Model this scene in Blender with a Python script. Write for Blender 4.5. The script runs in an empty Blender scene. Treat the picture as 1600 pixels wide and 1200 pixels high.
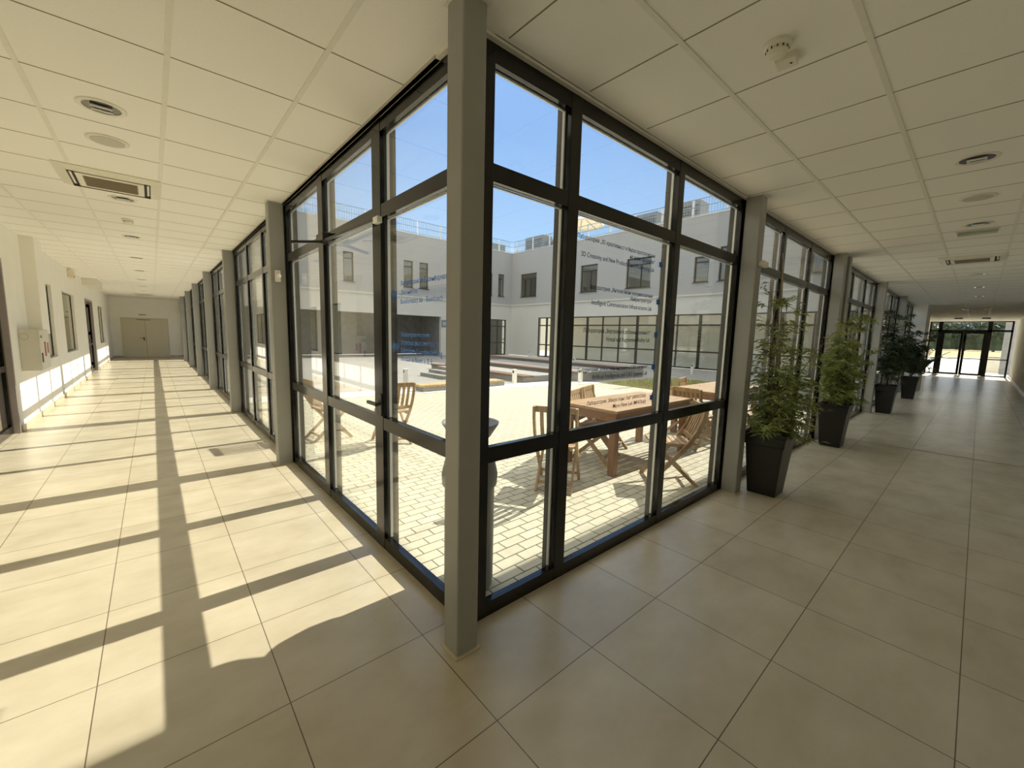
import bpy, math, random
from mathutils import Vector, Matrix
random.seed(7)
sc = bpy.context.scene
C = sc.collection

# ------------------------------------------------------------------ camera, sky, sun, exposure
CAM = (-0.934, -1.701, 1.514)
F_PX, PITCH, ROLL, YAW = 636.99, 0.118690, 0.025065, 0.721024
def make_camera():
    cd = bpy.data.cameras.new('camera'); co = bpy.data.objects.new('camera', cd); C.objects.link(co)
    cy, sy = math.cos(YAW), math.sin(YAW)
    fwd = Vector((sy*math.cos(PITCH), cy*math.cos(PITCH), -math.sin(PITCH)))
    rt = Vector((cy, -sy, 0)); up = rt.cross(fwd)
    r2 = rt*math.cos(ROLL) + up*math.sin(ROLL); u2 = -rt*math.sin(ROLL) + up*math.cos(ROLL)
    m = Matrix((r2, u2, -fwd)).transposed().to_4x4(); m.translation = CAM
    co.matrix_world = m
    cd.sensor_width = 36; cd.sensor_fit = 'HORIZONTAL'; cd.lens = 36*F_PX/1600
    cd.clip_start = 0.05; cd.clip_end = 600
    sc.camera = co
make_camera()

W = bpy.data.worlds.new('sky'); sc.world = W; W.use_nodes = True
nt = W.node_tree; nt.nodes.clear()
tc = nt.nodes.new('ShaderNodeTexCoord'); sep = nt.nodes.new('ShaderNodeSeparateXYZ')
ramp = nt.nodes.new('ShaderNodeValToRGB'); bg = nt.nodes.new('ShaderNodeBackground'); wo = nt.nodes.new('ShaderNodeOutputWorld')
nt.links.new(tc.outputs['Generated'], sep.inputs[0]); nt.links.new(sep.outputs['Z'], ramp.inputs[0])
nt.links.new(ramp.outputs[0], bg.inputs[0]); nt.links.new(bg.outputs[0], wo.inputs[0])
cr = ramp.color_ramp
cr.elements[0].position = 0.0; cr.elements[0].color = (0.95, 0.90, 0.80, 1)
cr.elements[1].position = 0.74; cr.elements[1].color = (1.0, 1.0, 0.97, 1)  # unseen zenith made bright and white as added fill for the shaded interior
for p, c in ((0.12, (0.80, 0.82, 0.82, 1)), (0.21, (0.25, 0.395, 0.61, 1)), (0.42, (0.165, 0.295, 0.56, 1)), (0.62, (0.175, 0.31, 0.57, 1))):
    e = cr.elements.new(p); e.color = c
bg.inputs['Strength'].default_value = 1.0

sd = bpy.data.lights.new('sun', 'SUN'); so = bpy.data.objects.new('sun', sd); C.objects.link(so)
so.rotation_euler = (0, math.radians(90-38.24), 0)      # the sun stands due +X, 38 degrees up
so.location = (30, 3, 30)
sd.energy = 4.05; sd.color = (1.0, 0.945, 0.83); sd.angle = math.radians(0.53)

sc.view_settings.view_transform = 'Standard'; sc.view_settings.look = 'None'
sc.view_settings.gamma = 1; sc.view_settings.use_curve_mapping = False
sc.view_settings.exposure = 1.06
sc.cycles.transparent_max_bounces = 32
sc.cycles.max_bounces = 14
sc.cycles.diffuse_bounces = 9

# ------------------------------------------------------------------ materials
M = {}
def new_mat(name):
    m = bpy.data.materials.new(name); m.use_nodes = True
    n = m.node_tree.nodes; b = n['Principled BSDF']
    M[name] = m
    return m, n, m.node_tree.links, b
def plain(name, col, rough=0.5, metal=0.0, noise=0.06, scale=8.0, bump=0.0, spec=0.5):
    m, n, l, b = new_mat(name)
    t = n.new('ShaderNodeTexCoord'); nz = n.new('ShaderNodeTexNoise'); nz.inputs['Scale'].default_value = scale
    nz.inputs['Detail'].default_value = 4
    l.new(t.outputs['Object'], nz.inputs['Vector'])
    r = n.new('ShaderNodeValToRGB'); l.new(nz.outputs['Fac'], r.inputs[0])
    r.color_ramp.elements[0].position = 0.3; r.color_ramp.elements[1].position = 0.7
    r.color_ramp.elements[0].color = tuple(c*(1-noise) for c in col)+(1,)
    r.color_ramp.elements[1].color = tuple(min(1, c*(1+noise)) for c in col)+(1,)
    l.new(r.outputs[0], b.inputs['Base Color'])
    b.inputs['Roughness'].default_value = rough; b.inputs['Metallic'].default_value = metal
    b.inputs['Specular IOR Level'].default_value = spec
    if bump:
        bp = n.new('ShaderNodeBump'); bp.inputs['Strength'].default_value = bump; bp.inputs['Distance'].default_value = 0.01
        l.new(nz.outputs['Fac'], bp.inputs['Height']); l.new(bp.outputs[0], b.inputs['Normal'])
    return m
def tiled(name, c1, c2, grout, w, h, mortar, offset=0.0, rough=0.3, vec_off=(0, 0, 0), nscale=2.5, nmix=0.5, bump=0.3, stretch=(1, 1, 1), rot=0.0, gsmooth=0.1):
    m, n, l, b = new_mat(name)
    t = n.new('ShaderNodeTexCoord'); mp = n.new('ShaderNodeMapping')
    mp.inputs['Location'].default_value = vec_off; mp.inputs['Rotation'].default_value = (0, 0, rot)
    l.new(t.outputs['Object'], mp.inputs[0])
    br = n.new('ShaderNodeTexBrick'); br.offset = offset; br.squash = 1.0
    br.inputs['Scale'].default_value = 1.0; br.inputs['Brick Width'].default_value = w; br.inputs['Row Height'].default_value = h
    br.inputs['Mortar Size'].default_value = mortar; br.inputs['Mortar Smooth'].default_value = gsmooth
    br.inputs['Color1'].default_value = c1+(1,); br.inputs['Color2'].default_value = c2+(1,); br.inputs['Mortar'].default_value = grout+(1,)
    l.new(mp.outputs[0], br.inputs['Vector'])
    mp2 = n.new('ShaderNodeMapping'); mp2.inputs['Scale'].default_value = stretch; l.new(t.outputs['Object'], mp2.inputs[0])
    nz = n.new('ShaderNodeTexNoise'); nz.inputs['Scale'].default_value = nscale; nz.inputs['Detail'].default_value = 6; nz.inputs['Roughness'].default_value = 0.6
    l.new(mp2.outputs[0], nz.inputs['Vector'])
    r = n.new('ShaderNodeValToRGB'); r.color_ramp.elements[0].position = 0.32; r.color_ramp.elements[1].position = 0.68
    r.color_ramp.elements[0].color = (0.77, 0.74, 0.69, 1); r.color_ramp.elements[1].color = (1, 1, 1, 1)
    l.new(nz.outputs['Fac'], r.inputs[0])
    mx = n.new('ShaderNodeMixRGB'); mx.blend_type = 'MULTIPLY'; mx.inputs[0].default_value = nmix
    l.new(br.outputs['Color'], mx.inputs[1]); l.new(r.outputs[0], mx.inputs[2]); l.new(mx.outputs[0], b.inputs['Base Color'])
    b.inputs['Roughness'].default_value = rough
    if bump:
        bp = n.new('ShaderNodeBump'); bp.inputs['Strength'].default_value = bump; bp.inputs['Distance'].default_value = 0.004; bp.invert = True
        l.new(br.outputs['Fac'], bp.inputs['Height']); l.new(bp.outputs[0], b.inputs['Normal'])
    return m
def glass(name, tint, base=0.05):
    m = bpy.data.materials.new(name); m.use_nodes = True; M[name] = m
    n = m.node_tree.nodes; l = m.node_tree.links; n.clear()
    out = n.new('ShaderNodeOutputMaterial'); mix = n.new('ShaderNodeMixShader')
    tr = n.new('ShaderNodeBsdfTransparent'); gl = n.new('ShaderNodeBsdfGlossy'); gl.inputs['Roughness'].default_value = 0.0
    tr.inputs['Color'].default_value = tint+(1,); gl.inputs['Color'].default_value = (1, 1, 1, 1)
    geo = n.new('ShaderNodeNewGeometry'); dot = n.new('ShaderNodeVectorMath'); dot.operation = 'DOT_PRODUCT'
    l.new(geo.outputs['Incoming'], dot.inputs[0]); l.new(geo.outputs['Normal'], dot.inputs[1])
    ab = n.new('ShaderNodeMath'); ab.operation = 'ABSOLUTE'; l.new(dot.outputs['Value'], ab.inputs[0])
    su = n.new('ShaderNodeMath'); su.operation = 'SUBTRACT'; su.inputs[0].default_value = 1.0; l.new(ab.outputs[0], su.inputs[1])
    pw = n.new('ShaderNodeMath'); pw.operation = 'POWER'; pw.inputs[1].default_value = 5.0; l.new(su.outputs[0], pw.inputs[0])
    ma = n.new('ShaderNodeMath'); ma.operation = 'MULTIPLY_ADD'; ma.inputs[1].default_value = 1-base; ma.inputs[2].default_value = base
    l.new(pw.outputs[0], ma.inputs[0])
    l.new(ma.outputs[0], mix.inputs[0]); l.new(tr.outputs[0], mix.inputs[1]); l.new(gl.outputs[0], mix.inputs[2])
    l.new(mix.outputs[0], out.inputs['Surface'])
    return m
def wood(name, col, dark, rough=0.6, axis=0, scale=9.0):
    m, n, l, b = new_mat(name)
    t = n.new('ShaderNodeTexCoord'); mp = n.new('ShaderNodeMapping')
    s = [scale]*3; s[axis] = scale*0.12; mp.inputs['Scale'].default_value = s
    l.new(t.outputs['Object'], mp.inputs[0])
    nz = n.new('ShaderNodeTexNoise'); nz.inputs['Scale'].default_value = 3; nz.inputs['Detail'].default_value = 8; nz.inputs['Distortion'].default_value = 0.6
    l.new(mp.outputs[0], nz.inputs['Vector'])
    r = n.new('ShaderNodeValToRGB'); r.color_ramp.elements[0].position = 0.3; r.color_ramp.elements[1].position = 0.7
    r.color_ramp.elements[0].color = dark+(1,); r.color_ramp.elements[1].color = col+(1,)
    l.new(nz.outputs['Fac'], r.inputs[0]); l.new(r.outputs[0], b.inputs['Base Color'])
    b.inputs['Roughness'].default_value = rough
    return m

tiled('floor_tile', (0.575, 0.515, 0.39), (0.615, 0.55, 0.415), (0.17, 0.13, 0.09), 0.6, 0.6, 0.0022, rough=0.27, nscale=2.2, nmix=0.8, bump=0.25, stretch=(1, 1.6, 1))
tiled('paver', (0.52, 0.495, 0.385), (0.60, 0.565, 0.44), (0.10, 0.09, 0.065), 0.2, 0.1, 0.005, offset=0.5, rough=0.85, nscale=14, nmix=0.5, bump=0.6)
plain('ceiling_tile', (0.90, 0.88, 0.82), 0.95, noise=0.03, scale=160, bump=0.15, spec=0.1)
plain('ceiling_bar', (0.80, 0.775, 0.69), 0.6, noise=0.03, scale=20)
plain('joint_shadow', (0.30, 0.27, 0.20), 0.9, noise=0.05)  # shadow lines between ceiling tiles, put into the colour of thin strips
plain('wall_white', (0.88, 0.86, 0.79), 0.9, noise=0.02, scale=3, bump=0.02, spec=0.2)
plain('skirting', (0.56, 0.48, 0.34), 0.3, noise=0.12, scale=6)
plain('grey_steel', (0.335, 0.335, 0.31), 0.42, noise=0.03, scale=5, bump=0.02)
plain('black_frame', (0.006, 0.0055, 0.005), 0.16, noise=0.10, scale=12, spec=0.45)
plain('outer_frame', (0.055, 0.054, 0.050), 0.45, noise=0.05)
plain('spacer_bar', (0.93, 0.93, 0.90), 0.4, metal=0.0, noise=0.03)
plain('gasket', (0.012, 0.012, 0.012), 0.6)
plain('render_grey', (0.50, 0.475, 0.43), 0.95, noise=0.03, scale=1.2, bump=0.05, spec=0.1)
plain('render_cream', (0.76, 0.71, 0.60), 0.95, noise=0.02, scale=1.2, spec=0.1)
plain('concrete', (0.27, 0.265, 0.25), 0.9, noise=0.16, scale=3.5, bump=0.1)
plain('concrete_white', (0.82, 0.80, 0.74), 0.9, noise=0.06, scale=3)
plain('concrete_floor', (0.30, 0.29, 0.27), 0.9, noise=0.08, scale=2)
plain('black_plastic', (0.016, 0.014, 0.013), 0.38, noise=0.1)
plain('soil', (0.04, 0.028, 0.018), 0.95, noise=0.4, scale=60, bump=0.6)
plain('leaf', (0.32, 0.37, 0.12), 0.5, noise=0.35, scale=9)
plain('leaf_dark', (0.055, 0.085, 0.03), 0.45, noise=0.35, scale=9)
plain('stem', (0.20, 0.14, 0.07), 0.7, noise=0.2, scale=20)
plain('bamboo_cane', (0.46, 0.33, 0.16), 0.55, noise=0.15, scale=20)
plain('bin_grey', (0.15, 0.155, 0.155), 0.5, noise=0.12, scale=14, bump=0.05)
plain('white_plastic', (0.78, 0.75, 0.63), 0.45, noise=0.02)
plain('cassette_grille', (0.22, 0.17, 0.10), 0.7, noise=0.15, scale=120)
plain('dark_slot', (0.03, 0.025, 0.02), 0.7)
plain('lamp_reflector', (0.10, 0.10, 0.11), 0.15, metal=0.9, noise=0.02)
plain('lamp_tube', (0.85, 0.85, 0.82), 0.3)
plain('speaker_mesh', (0.55, 0.53, 0.47), 0.7, noise=0.1, scale=200)
plain('door_cream', (0.66, 0.60, 0.45), 0.5, noise=0.015, scale=3)
plain('door_jamb', (0.38, 0.33, 0.32), 0.45, noise=0.04)
plain('cabinet_paint', (0.66, 0.64, 0.55), 0.4, noise=0.02)
plain('red_mark', (0.42, 0.12, 0.12), 0.5)
plain('grey_mark', (0.25, 0.26, 0.25), 0.5)
plain('green_sign', (0.42, 0.47, 0.38), 0.4)
plain('vinyl_blue', (0.035, 0.16, 0.48), 0.5, noise=0.02)
plain('vinyl_navy', (0.018, 0.035, 0.12), 0.5, noise=0.02)
plain('handle_metal', (0.05, 0.05, 0.05), 0.3, metal=0.5)
plain('rail_steel', (0.22, 0.34, 0.44), 0.4, metal=0.0, noise=0.05)
plain('hvac_grey', (0.24, 0.23, 0.21), 0.6, noise=0.1)
plain('canvas_cream', (0.78, 0.70, 0.55), 0.9, noise=0.03)
plain('grass_ground', (0.36, 0.34, 0.13), 0.95, noise=0.35, scale=18)
plain('grass_blade', (0.46, 0.44, 0.17), 0.8, noise=0.3, scale=5)
plain('dry_field', (0.40, 0.31, 0.14), 0.95, noise=0.3, scale=0.12)
plain('hedge', (0.06, 0.09, 0.045), 0.9, noise=0.6, scale=0.6, bump=1.0)
plain('far_building', (0.42, 0.50, 0.60), 0.9, noise=0.2, scale=0.3)  # bluish haze of distance put into the colour of the horizon blocks
plain('blind', (0.52, 0.48, 0.34), 0.8, noise=0.04)
plain('blind_white', (0.62, 0.64, 0.58), 0.8, noise=0.04)
plain('expansion_strip', (0.24, 0.20, 0.15), 0.5, noise=0.1)
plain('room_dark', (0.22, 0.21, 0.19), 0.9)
wood('teak', (0.46, 0.31, 0.165), (0.30, 0.18, 0.085), 0.5, axis=0)
wood('teak_leg', (0.30, 0.15, 0.075), (0.20, 0.095, 0.045), 0.55, axis=2)
wood('acacia', (0.48, 0.34, 0.19), (0.33, 0.21, 0.11), 0.6, axis=2)
wood('bench_wood', (0.58, 0.42, 0.22), (0.42, 0.28, 0.14), 0.7, axis=1, scale=4)
wood('bench_wood_shaded', (0.22, 0.13, 0.085), (0.13, 0.075, 0.05), 0.7, axis=1, scale=4)  # darker copy of bench_wood; the terraces' shade is put into the colour
glass('window_glass', (0.965, 0.97, 0.945), 0.07)
glass('dark_glass', (0.55, 0.58, 0.55), 0.10)

# ------------------------------------------------------------------ mesh helpers
class MB:
    def __init__(s): s.v = []; s.f = []; s.mi = []; s.cur = 0
    def face(s, pts):
        i = len(s.v); s.v += [tuple(p) for p in pts]; s.f.append(tuple(range(i, i+len(pts)))); s.mi.append(s.cur)
    def hexa(s, p):                      # 8 corners: bottom ring then top ring
        i = len(s.v); s.v += [tuple(q) for q in p]
        for a in ((3, 2, 1, 0), (4, 5, 6, 7), (0, 1, 5, 4), (1, 2, 6, 5), (2, 3, 7, 6), (3, 0, 4, 7)):
            s.f.append(tuple(i+k for k in a)); s.mi.append(s.cur)
    def box(s, x0, x1, y0, y1, z0, z1):
        if x0 > x1: x0, x1 = x1, x0
        if y0 > y1: y0, y1 = y1, y0
        if z0 > z1: z0, z1 = z1, z0
        s.hexa([(x0, y0, z0), (x1, y0, z0), (x1, y1, z0), (x0, y1, z0), (x0, y0, z1), (x1, y0, z1), (x1, y1, z1), (x0, y1, z1)])
        return s
    def taper(s, cx, cy, z0, z1, a0, b0, a1, b1):   # a = half x, b = half y
        s.hexa([(cx-a0, cy-b0, z0), (cx+a0, cy-b0, z0), (cx+a0, cy+b0, z0), (cx-a0, cy+b0, z0),
                (cx-a1, cy-b1, z1), (cx+a1, cy-b1, z1), (cx+a1, cy+b1, z1), (cx-a1, cy+b1, z1)])
        return s
    def bar(s, a, b, w, t, upv=(0, 0, 1)):   # rectangular bar from a to b
        a = Vector(a); b = Vector(b); d = (b-a).normalized(); u = Vector(upv)
        if abs(d.dot(u)) > 0.98: u = Vector((1, 0, 0))
        x = d.cross(u).normalized()*w/2; y = x.cross(d).normalized()*t/2
        s.hexa([a-x-y, a+x-y, a+x+y, a-x+y, b-x-y, b+x-y, b+x+y, b-x+y]); return s
    def tube(s, pts, r, n=8, r1=None):
        pts = [Vector(p) for p in pts]; m = len(pts); base = len(s.v)
        for k, p in enumerate(pts):
            d = (pts[min(k+1, m-1)]-pts[max(k-1, 0)]).normalized()
            u = Vector((0, 0, 1)) if abs(d.z) < 0.95 else Vector((1, 0, 0))
            x = d.cross(u).normalized(); y = d.cross(x)
            rr = r if r1 is None else r+(r1-r)*k/max(1, m-1)
            for j in range(n):
                a = 2*math.pi*j/n; s.v.append(tuple(p+x*math.cos(a)*rr+y*math.sin(a)*rr))
        for k in range(m-1):
            for j in range(n):
                s.f.append((base+k*n+j, base+k*n+(j+1) % n, base+(k+1)*n+(j+1) % n, base+(k+1)*n+j)); s.mi.append(s.cur)
        s.f.append(tuple(base+j for j in range(n))[::-1]); s.mi.append(s.cur)
        s.f.append(tuple(base+(m-1)*n+j for j in range(n))); s.mi.append(s.cur)
        return s
    def lathe(s, prof, cx=0, cy=0, n=32):
        base = len(s.v); m = len(prof)
        for r, z in prof:
            for j in range(n):
                a = 2*math.pi*j/n; s.v.append((cx+r*math.cos(a), cy+r*math.sin(a), z))
        for k in range(m-1):
            for j in range(n):
                s.f.append((base+k*n+j, base+k*n+(j+1) % n, base+(k+1)*n+(j+1) % n, base+(k+1)*n+j)); s.mi.append(s.cur)
        s.f.append(tuple(base+j for j in range(n))[::-1]); s.mi.append(s.cur)
        s.f.append(tuple(base+(m-1)*n+j for j in range(n))); s.mi.append(s.cur)
        return s
    def build(s, name, mats, parent=None, loc=None, bevel=0.0, smooth=False):
        me = bpy.data.meshes.new(name); me.from_pydata(s.v, [], s.f)
        if not isinstance(mats, (list, tuple)): mats = [mats]
        for m in mats: me.materials.append(M[m])
        if len(mats) > 1:
            for p, i in zip(me.polygons, s.mi): p.material_index = i
        if smooth:
            for p in me.polygons: p.use_smooth = True
        me.update()
        o = bpy.data.objects.new(name, me); C.objects.link(o)
        if parent is not None: o.parent = parent
        if loc is not None: o.location = loc
        if bevel:
            b = o.modifiers.new('bevel', 'BEVEL'); b.width = bevel; b.segments = 2; b.limit_method = 'ANGLE'; b.angle_limit = math.radians(40)
        if smooth:
            try:
                e = o.modifiers.new('es', 'EDGE_SPLIT'); e.split_angle = math.radians(40)
            except Exception: pass
        return o
def tag(o, label=None, cat=None, group=None, kind=None):
    if label: o['label'] = label
    if cat: o['category'] = cat
    if group: o['group'] = group
    if kind: o['kind'] = kind
    return o
def empty(name, loc=(0, 0, 0), rz=0.0, parent=None):
    o = bpy.data.objects.new(name, None); C.objects.link(o); o.location = loc; o.rotation_euler = (0, 0, rz)
    o.empty_display_size = 0.1
    if parent is not None: o.parent = parent
    return o
def children(o): return [c for c in bpy.data.objects if c.parent == o]
def copy_tree(o, parent=None):
    kids = children(o)
    c = o.copy(); C.objects.link(c); c.parent = parent
    for ch in kids: copy_tree(ch, c)
    return c
def struct(o, label, cat=None): return tag(o, label, cat, None, 'structure')
ORD = ['first', 'second', 'third', 'fourth', 'fifth', 'sixth', 'seventh', 'eighth', 'ninth', 'tenth', 'eleventh', 'twelfth']

CH = 2.85          # ceiling height
XW, YE = -2.40, 25.2   # west wall face, far end of the left corridor
YS, XE = -2.80, 31.6   # south wall face, far end of the right corridor

# ------------------------------------------------------------------ floors and ground
f = MB()
f.box(XW-0.22, 0.26, -0.08, YE, -0.12, 0.0); f.box(XW, 19.5, YS, -0.08, -0.12, 0.0); f.box(19.5, XE+0.1, YS, 0.3, -0.12, 0.0)
struct(f.build('floor', 'floor_tile'), 'large square beige floor tiles of both corridors', 'floor')
f = MB(); f.box(7.335, 7.375, YS, -0.12, 0.0, 0.002)
struct(f.build('trim_1', 'expansion_strip'), 'thin dark joint strip across the right corridor floor', 'floor strip')

g = MB(); g.hexa([(0.26, -0.08, -0.1), (10.5, -0.08, -0.1), (10.5, 6.6, -0.1), (0.26, 8.1, -0.1), (0.26, -0.08, -0.015), (10.5, -0.08, -0.015), (10.5, 6.6, -0.015), (0.26, 8.1, -0.015)])
struct(g.build('floor', 'paver'), 'small cream block paving of the courtyard', 'paving')
g = MB()
g.face([(0.26, 8.1, -0.02), (10.5, 6.6, -0.02), (20.3, 6.95, -0.02), (20.3, 25.8, -0.02), (0.26, 25.8, -0.02)])
g.face([(10.5, -0.08, -0.02), (20.3, -0.08, -0.02), (20.3, 6.95, -0.02), (10.5, 6.6, -0.02)])
struct(g.build('floor', 'concrete_floor'), 'grey concrete ground of the far courtyard', 'paving')
g = MB(); g.hexa([(0.26, 8.1, -0.05), (10.5, 6.6, -0.05), (9.6, 7.66, -0.05), (0.26, 8.9, -0.05), (0.26, 8.1, -0.002), (10.5, 6.6, -0.002), (9.6, 7.66, -0.002), (0.26, 8.9, -0.002)])
struct(g.build('trim_2', 'concrete_white'), 'white concrete strip bordering the courtyard paving', 'kerb')
gr = MB(); gr.hexa([(10.3, 4.2, -0.02), (14.2, 4.2, -0.02), (14.2, 6.2, -0.02), (10.6, 6.55, -0.02), (10.3, 4.2, 0.01), (14.2, 4.2, 0.01), (14.2, 6.2, 0.01), (10.6, 6.55, 0.01)])
struct(gr.build('floor', 'grass_ground'), 'earth under the courtyard lawn patch', 'ground')
gb = MB()
for i in range(7000):
    x = random.uniform(10.35, 14.1); y = random.uniform(4.25, 6.5-(x-10.3)*0.05); h = random.uniform(0.03, 0.08); a = random.uniform(0, 6.28)
    dx, dy = math.cos(a)*0.012, math.sin(a)*0.012
    gb.face([(x-dx, y-dy, 0.005), (x+dx, y+dy, 0.005), (x+dy*1.5, y-dx*1.5, h)])
tag(gb.build('grass', 'grass_blade'), 'yellow green lawn patch beyond the courtyard paving', 'grass', kind='stuff')
g = MB(); g.box(XE+0.1, 85, -40, 40, -0.1, -0.02)
struct(g.build('floor', 'concrete_white'), 'bright concrete forecourt outside the end doors', 'paving')
g = MB(); g.box(85, 330, -160, 160, -0.1, -0.03)
struct(g.build('floor', 'dry_field'), 'dry yellow field beyond the end doors', 'field')

# ------------------------------------------------------------------ ceilings
c = MB(); c.box(XW-0.3, 0.30, -0.13, YE, CH, CH+0.12)
lc = struct(c.build('ceiling', 'ceiling_tile'), 'suspended tile ceiling of the left corridor', 'ceiling')
b = MB()
for x in (-0.22, -0.80, -1.385, -1.97): b.box(x-0.012, x+0.012, -0.13, YE, CH-0.004, CH+0.001)
b.build('ceiling_runner', 'ceiling_bar', lc)
b = MB()
k = 0
while 0.51+0.6*k < YE:
    y = 0.51+0.6*k
    b.box(XW, 0.19, y-0.0035, y+0.0035, CH-0.0015, CH+0.001); k += 1
b.build('tile_joint', 'joint_shadow', lc)
c = MB(); c.box(XW-0.3, XE+0.1, YS-0.2, -0.13, CH, CH+0.12); c.box(18.2, XE+0.1, -0.13, 0.5, CH, CH+0.12)
rc = struct(c.build('ceiling', 'ceiling_tile'), 'suspended tile ceiling of the right corridor', 'ceiling')
b = MB()
for y in (-0.665, -1.24, -1.815, -2.39): b.box(-2.4, XE, y-0.012, y+0.012, CH-0.004, CH+0.001)
b.build('ceiling_runner', 'ceiling_bar', rc)
b = MB(); k = 0
while -0.225+0.5845*k < XE:
    x = -0.225+0.5845*k
    b.box(x-0.0035, x+0.0035, YS, -0.15, CH-0.0015, CH+0.001); k += 1
b.build('tile_joint', 'joint_shadow', rc)
# edge trims where the ceiling meets the glazing
t = MB(); t.box(0.175, 0.20, -0.13, YE, CH-0.014, CH); struct(t.build('trim_3', 'ceiling_bar'), 'ceiling edge trim above the left glazing', 'trim')
t = MB(); t.box(0.165, 18.2, -0.125, -0.10, CH-0.014, CH); struct(t.build('trim_4', 'ceiling_bar'), 'ceiling edge trim above the right glazing', 'trim')

# ------------------------------------------------------------------ walls
def wall_x(mb, x0, x1, y0, y1, z0, z1, holes):       # wall slab with its faces at x0 / x1 and rectangular holes (ya, yb, za, zb)
    y = y0
    for ya, yb, za, zb in sorted(holes):
        mb.box(x0, x1, y, ya, z0, z1)
        if za > z0: mb.box(x0, x1, ya, yb, z0, za)
        if zb < z1: mb.box(x0, x1, ya, yb, zb, z1)
        y = yb
    mb.box(x0, x1, y, y1, z0, z1)
def wall_y(mb, y0, y1, x0, x1, z0, z1, holes):
    x = x0
    for xa, xb, za, zb in sorted(holes):
        mb.box(x, xa, y0, y1, z0, z1)
        if za > z0: mb.box(xa, xb, y0, y1, z0, za)
        if zb < z1: mb.box(xa, xb, y0, y1, zb, z1)
        x = xb
    mb.box(x, x1, y0, y1, z0, z1)
WH = [(4.3, 6.95, 0, 2.36), (9.62, 10.5, 0.87, 2.27), (11.76, 13.55, 0.87, 2.25), (15.8, 17.75, 0, 2.29), (19.6, 21.6, 0.84, 2.22)]
w = MB(); wall_x(w, XW-0.22, XW, YS-0.2, YE, 0, CH, WH)
struct(w.build('wall_left', 'wall_white'), 'white plastered wall of the left corridor', 'wall')
w = MB(); w.box(XW, XW+0.15, 8.13, 8.75, 1.35, CH)
struct(w.build('wall_left', 'wall_white'), 'shallow white boxed riser between the wall cabinet and the ceiling', 'riser')
w = MB(); w.box(XW-0.2, 0.3, YE, YE+0.2, 0, CH)
struct(w.build('wall_back', 'wall_white'), 'cream end wall of the left corridor', 'wall')
w = MB(); w.box(XW-0.2, XE+0.1, YS-0.2, YS, 0, CH)
struct(w.build('wall_right', 'wall_white'), 'white plastered wall of the right corridor', 'wall')
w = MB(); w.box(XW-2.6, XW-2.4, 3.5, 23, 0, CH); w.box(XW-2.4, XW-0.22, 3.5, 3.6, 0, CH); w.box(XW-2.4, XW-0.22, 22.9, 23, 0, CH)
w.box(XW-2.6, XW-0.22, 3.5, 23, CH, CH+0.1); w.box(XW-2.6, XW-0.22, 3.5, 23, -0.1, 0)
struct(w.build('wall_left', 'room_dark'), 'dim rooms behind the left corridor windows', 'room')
s = MB(); y = YS
for ya, yb in ((4.25, 7.0), (15.75, 17.8), (YE, YE)):
    s.box(XW, XW+0.02, y, ya, 0, 0.09); y = yb
struct(s.build('baseboard_left', 'skirting'), 'beige tile skirting along the left wall', 'baseboard')
s = MB(); s.box(XW, XE, YS, YS+0.02, 0, 0.09)
struct(s.build('baseboard_right', 'skirting'), 'beige tile skirting along the right wall', 'baseboard')
s = MB(); s.box(XW, -2.05, YE-0.02, YE, 0, 0.09); s.box(-0.34, 0.2, YE-0.02, YE, 0, 0.09)
struct(s.build('baseboard_back', 'skirting'), 'tile skirting on the end wall', 'baseboard')
# upper storeys above both corridors
w = MB(); w.box(XW-0.4, 0.30, -0.1, YE, 2.98, 7.74); w.box(0.17, 0.30, 0.18, YE, 2.836, 2.98)
struct(w.build('wall_upper', 'render_grey'), 'rendered upper storey over the left corridor', 'wall')
w = MB(); w.box(XW-0.4, XE, YS-0.3, 0.18, 3.0, 7.74); w.box(0.17, 18.2, -0.1, 0.0, 2.836, 3.0)
struct(w.build('wall_upper', 'render_grey'), 'rendered upper storey over the right corridor', 'wall')
# pier and solid wall at the far end of the right glazing
w = MB(); w.box(18.1, 19.5, -0.45, 0.18, 0, CH); w.box(19.5, XE, 0.25, 0.45, 0, CH)
struct(w.build('wall_pier', 'wall_white'), 'broad white pier past the last potted plant', 'pier')

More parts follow.
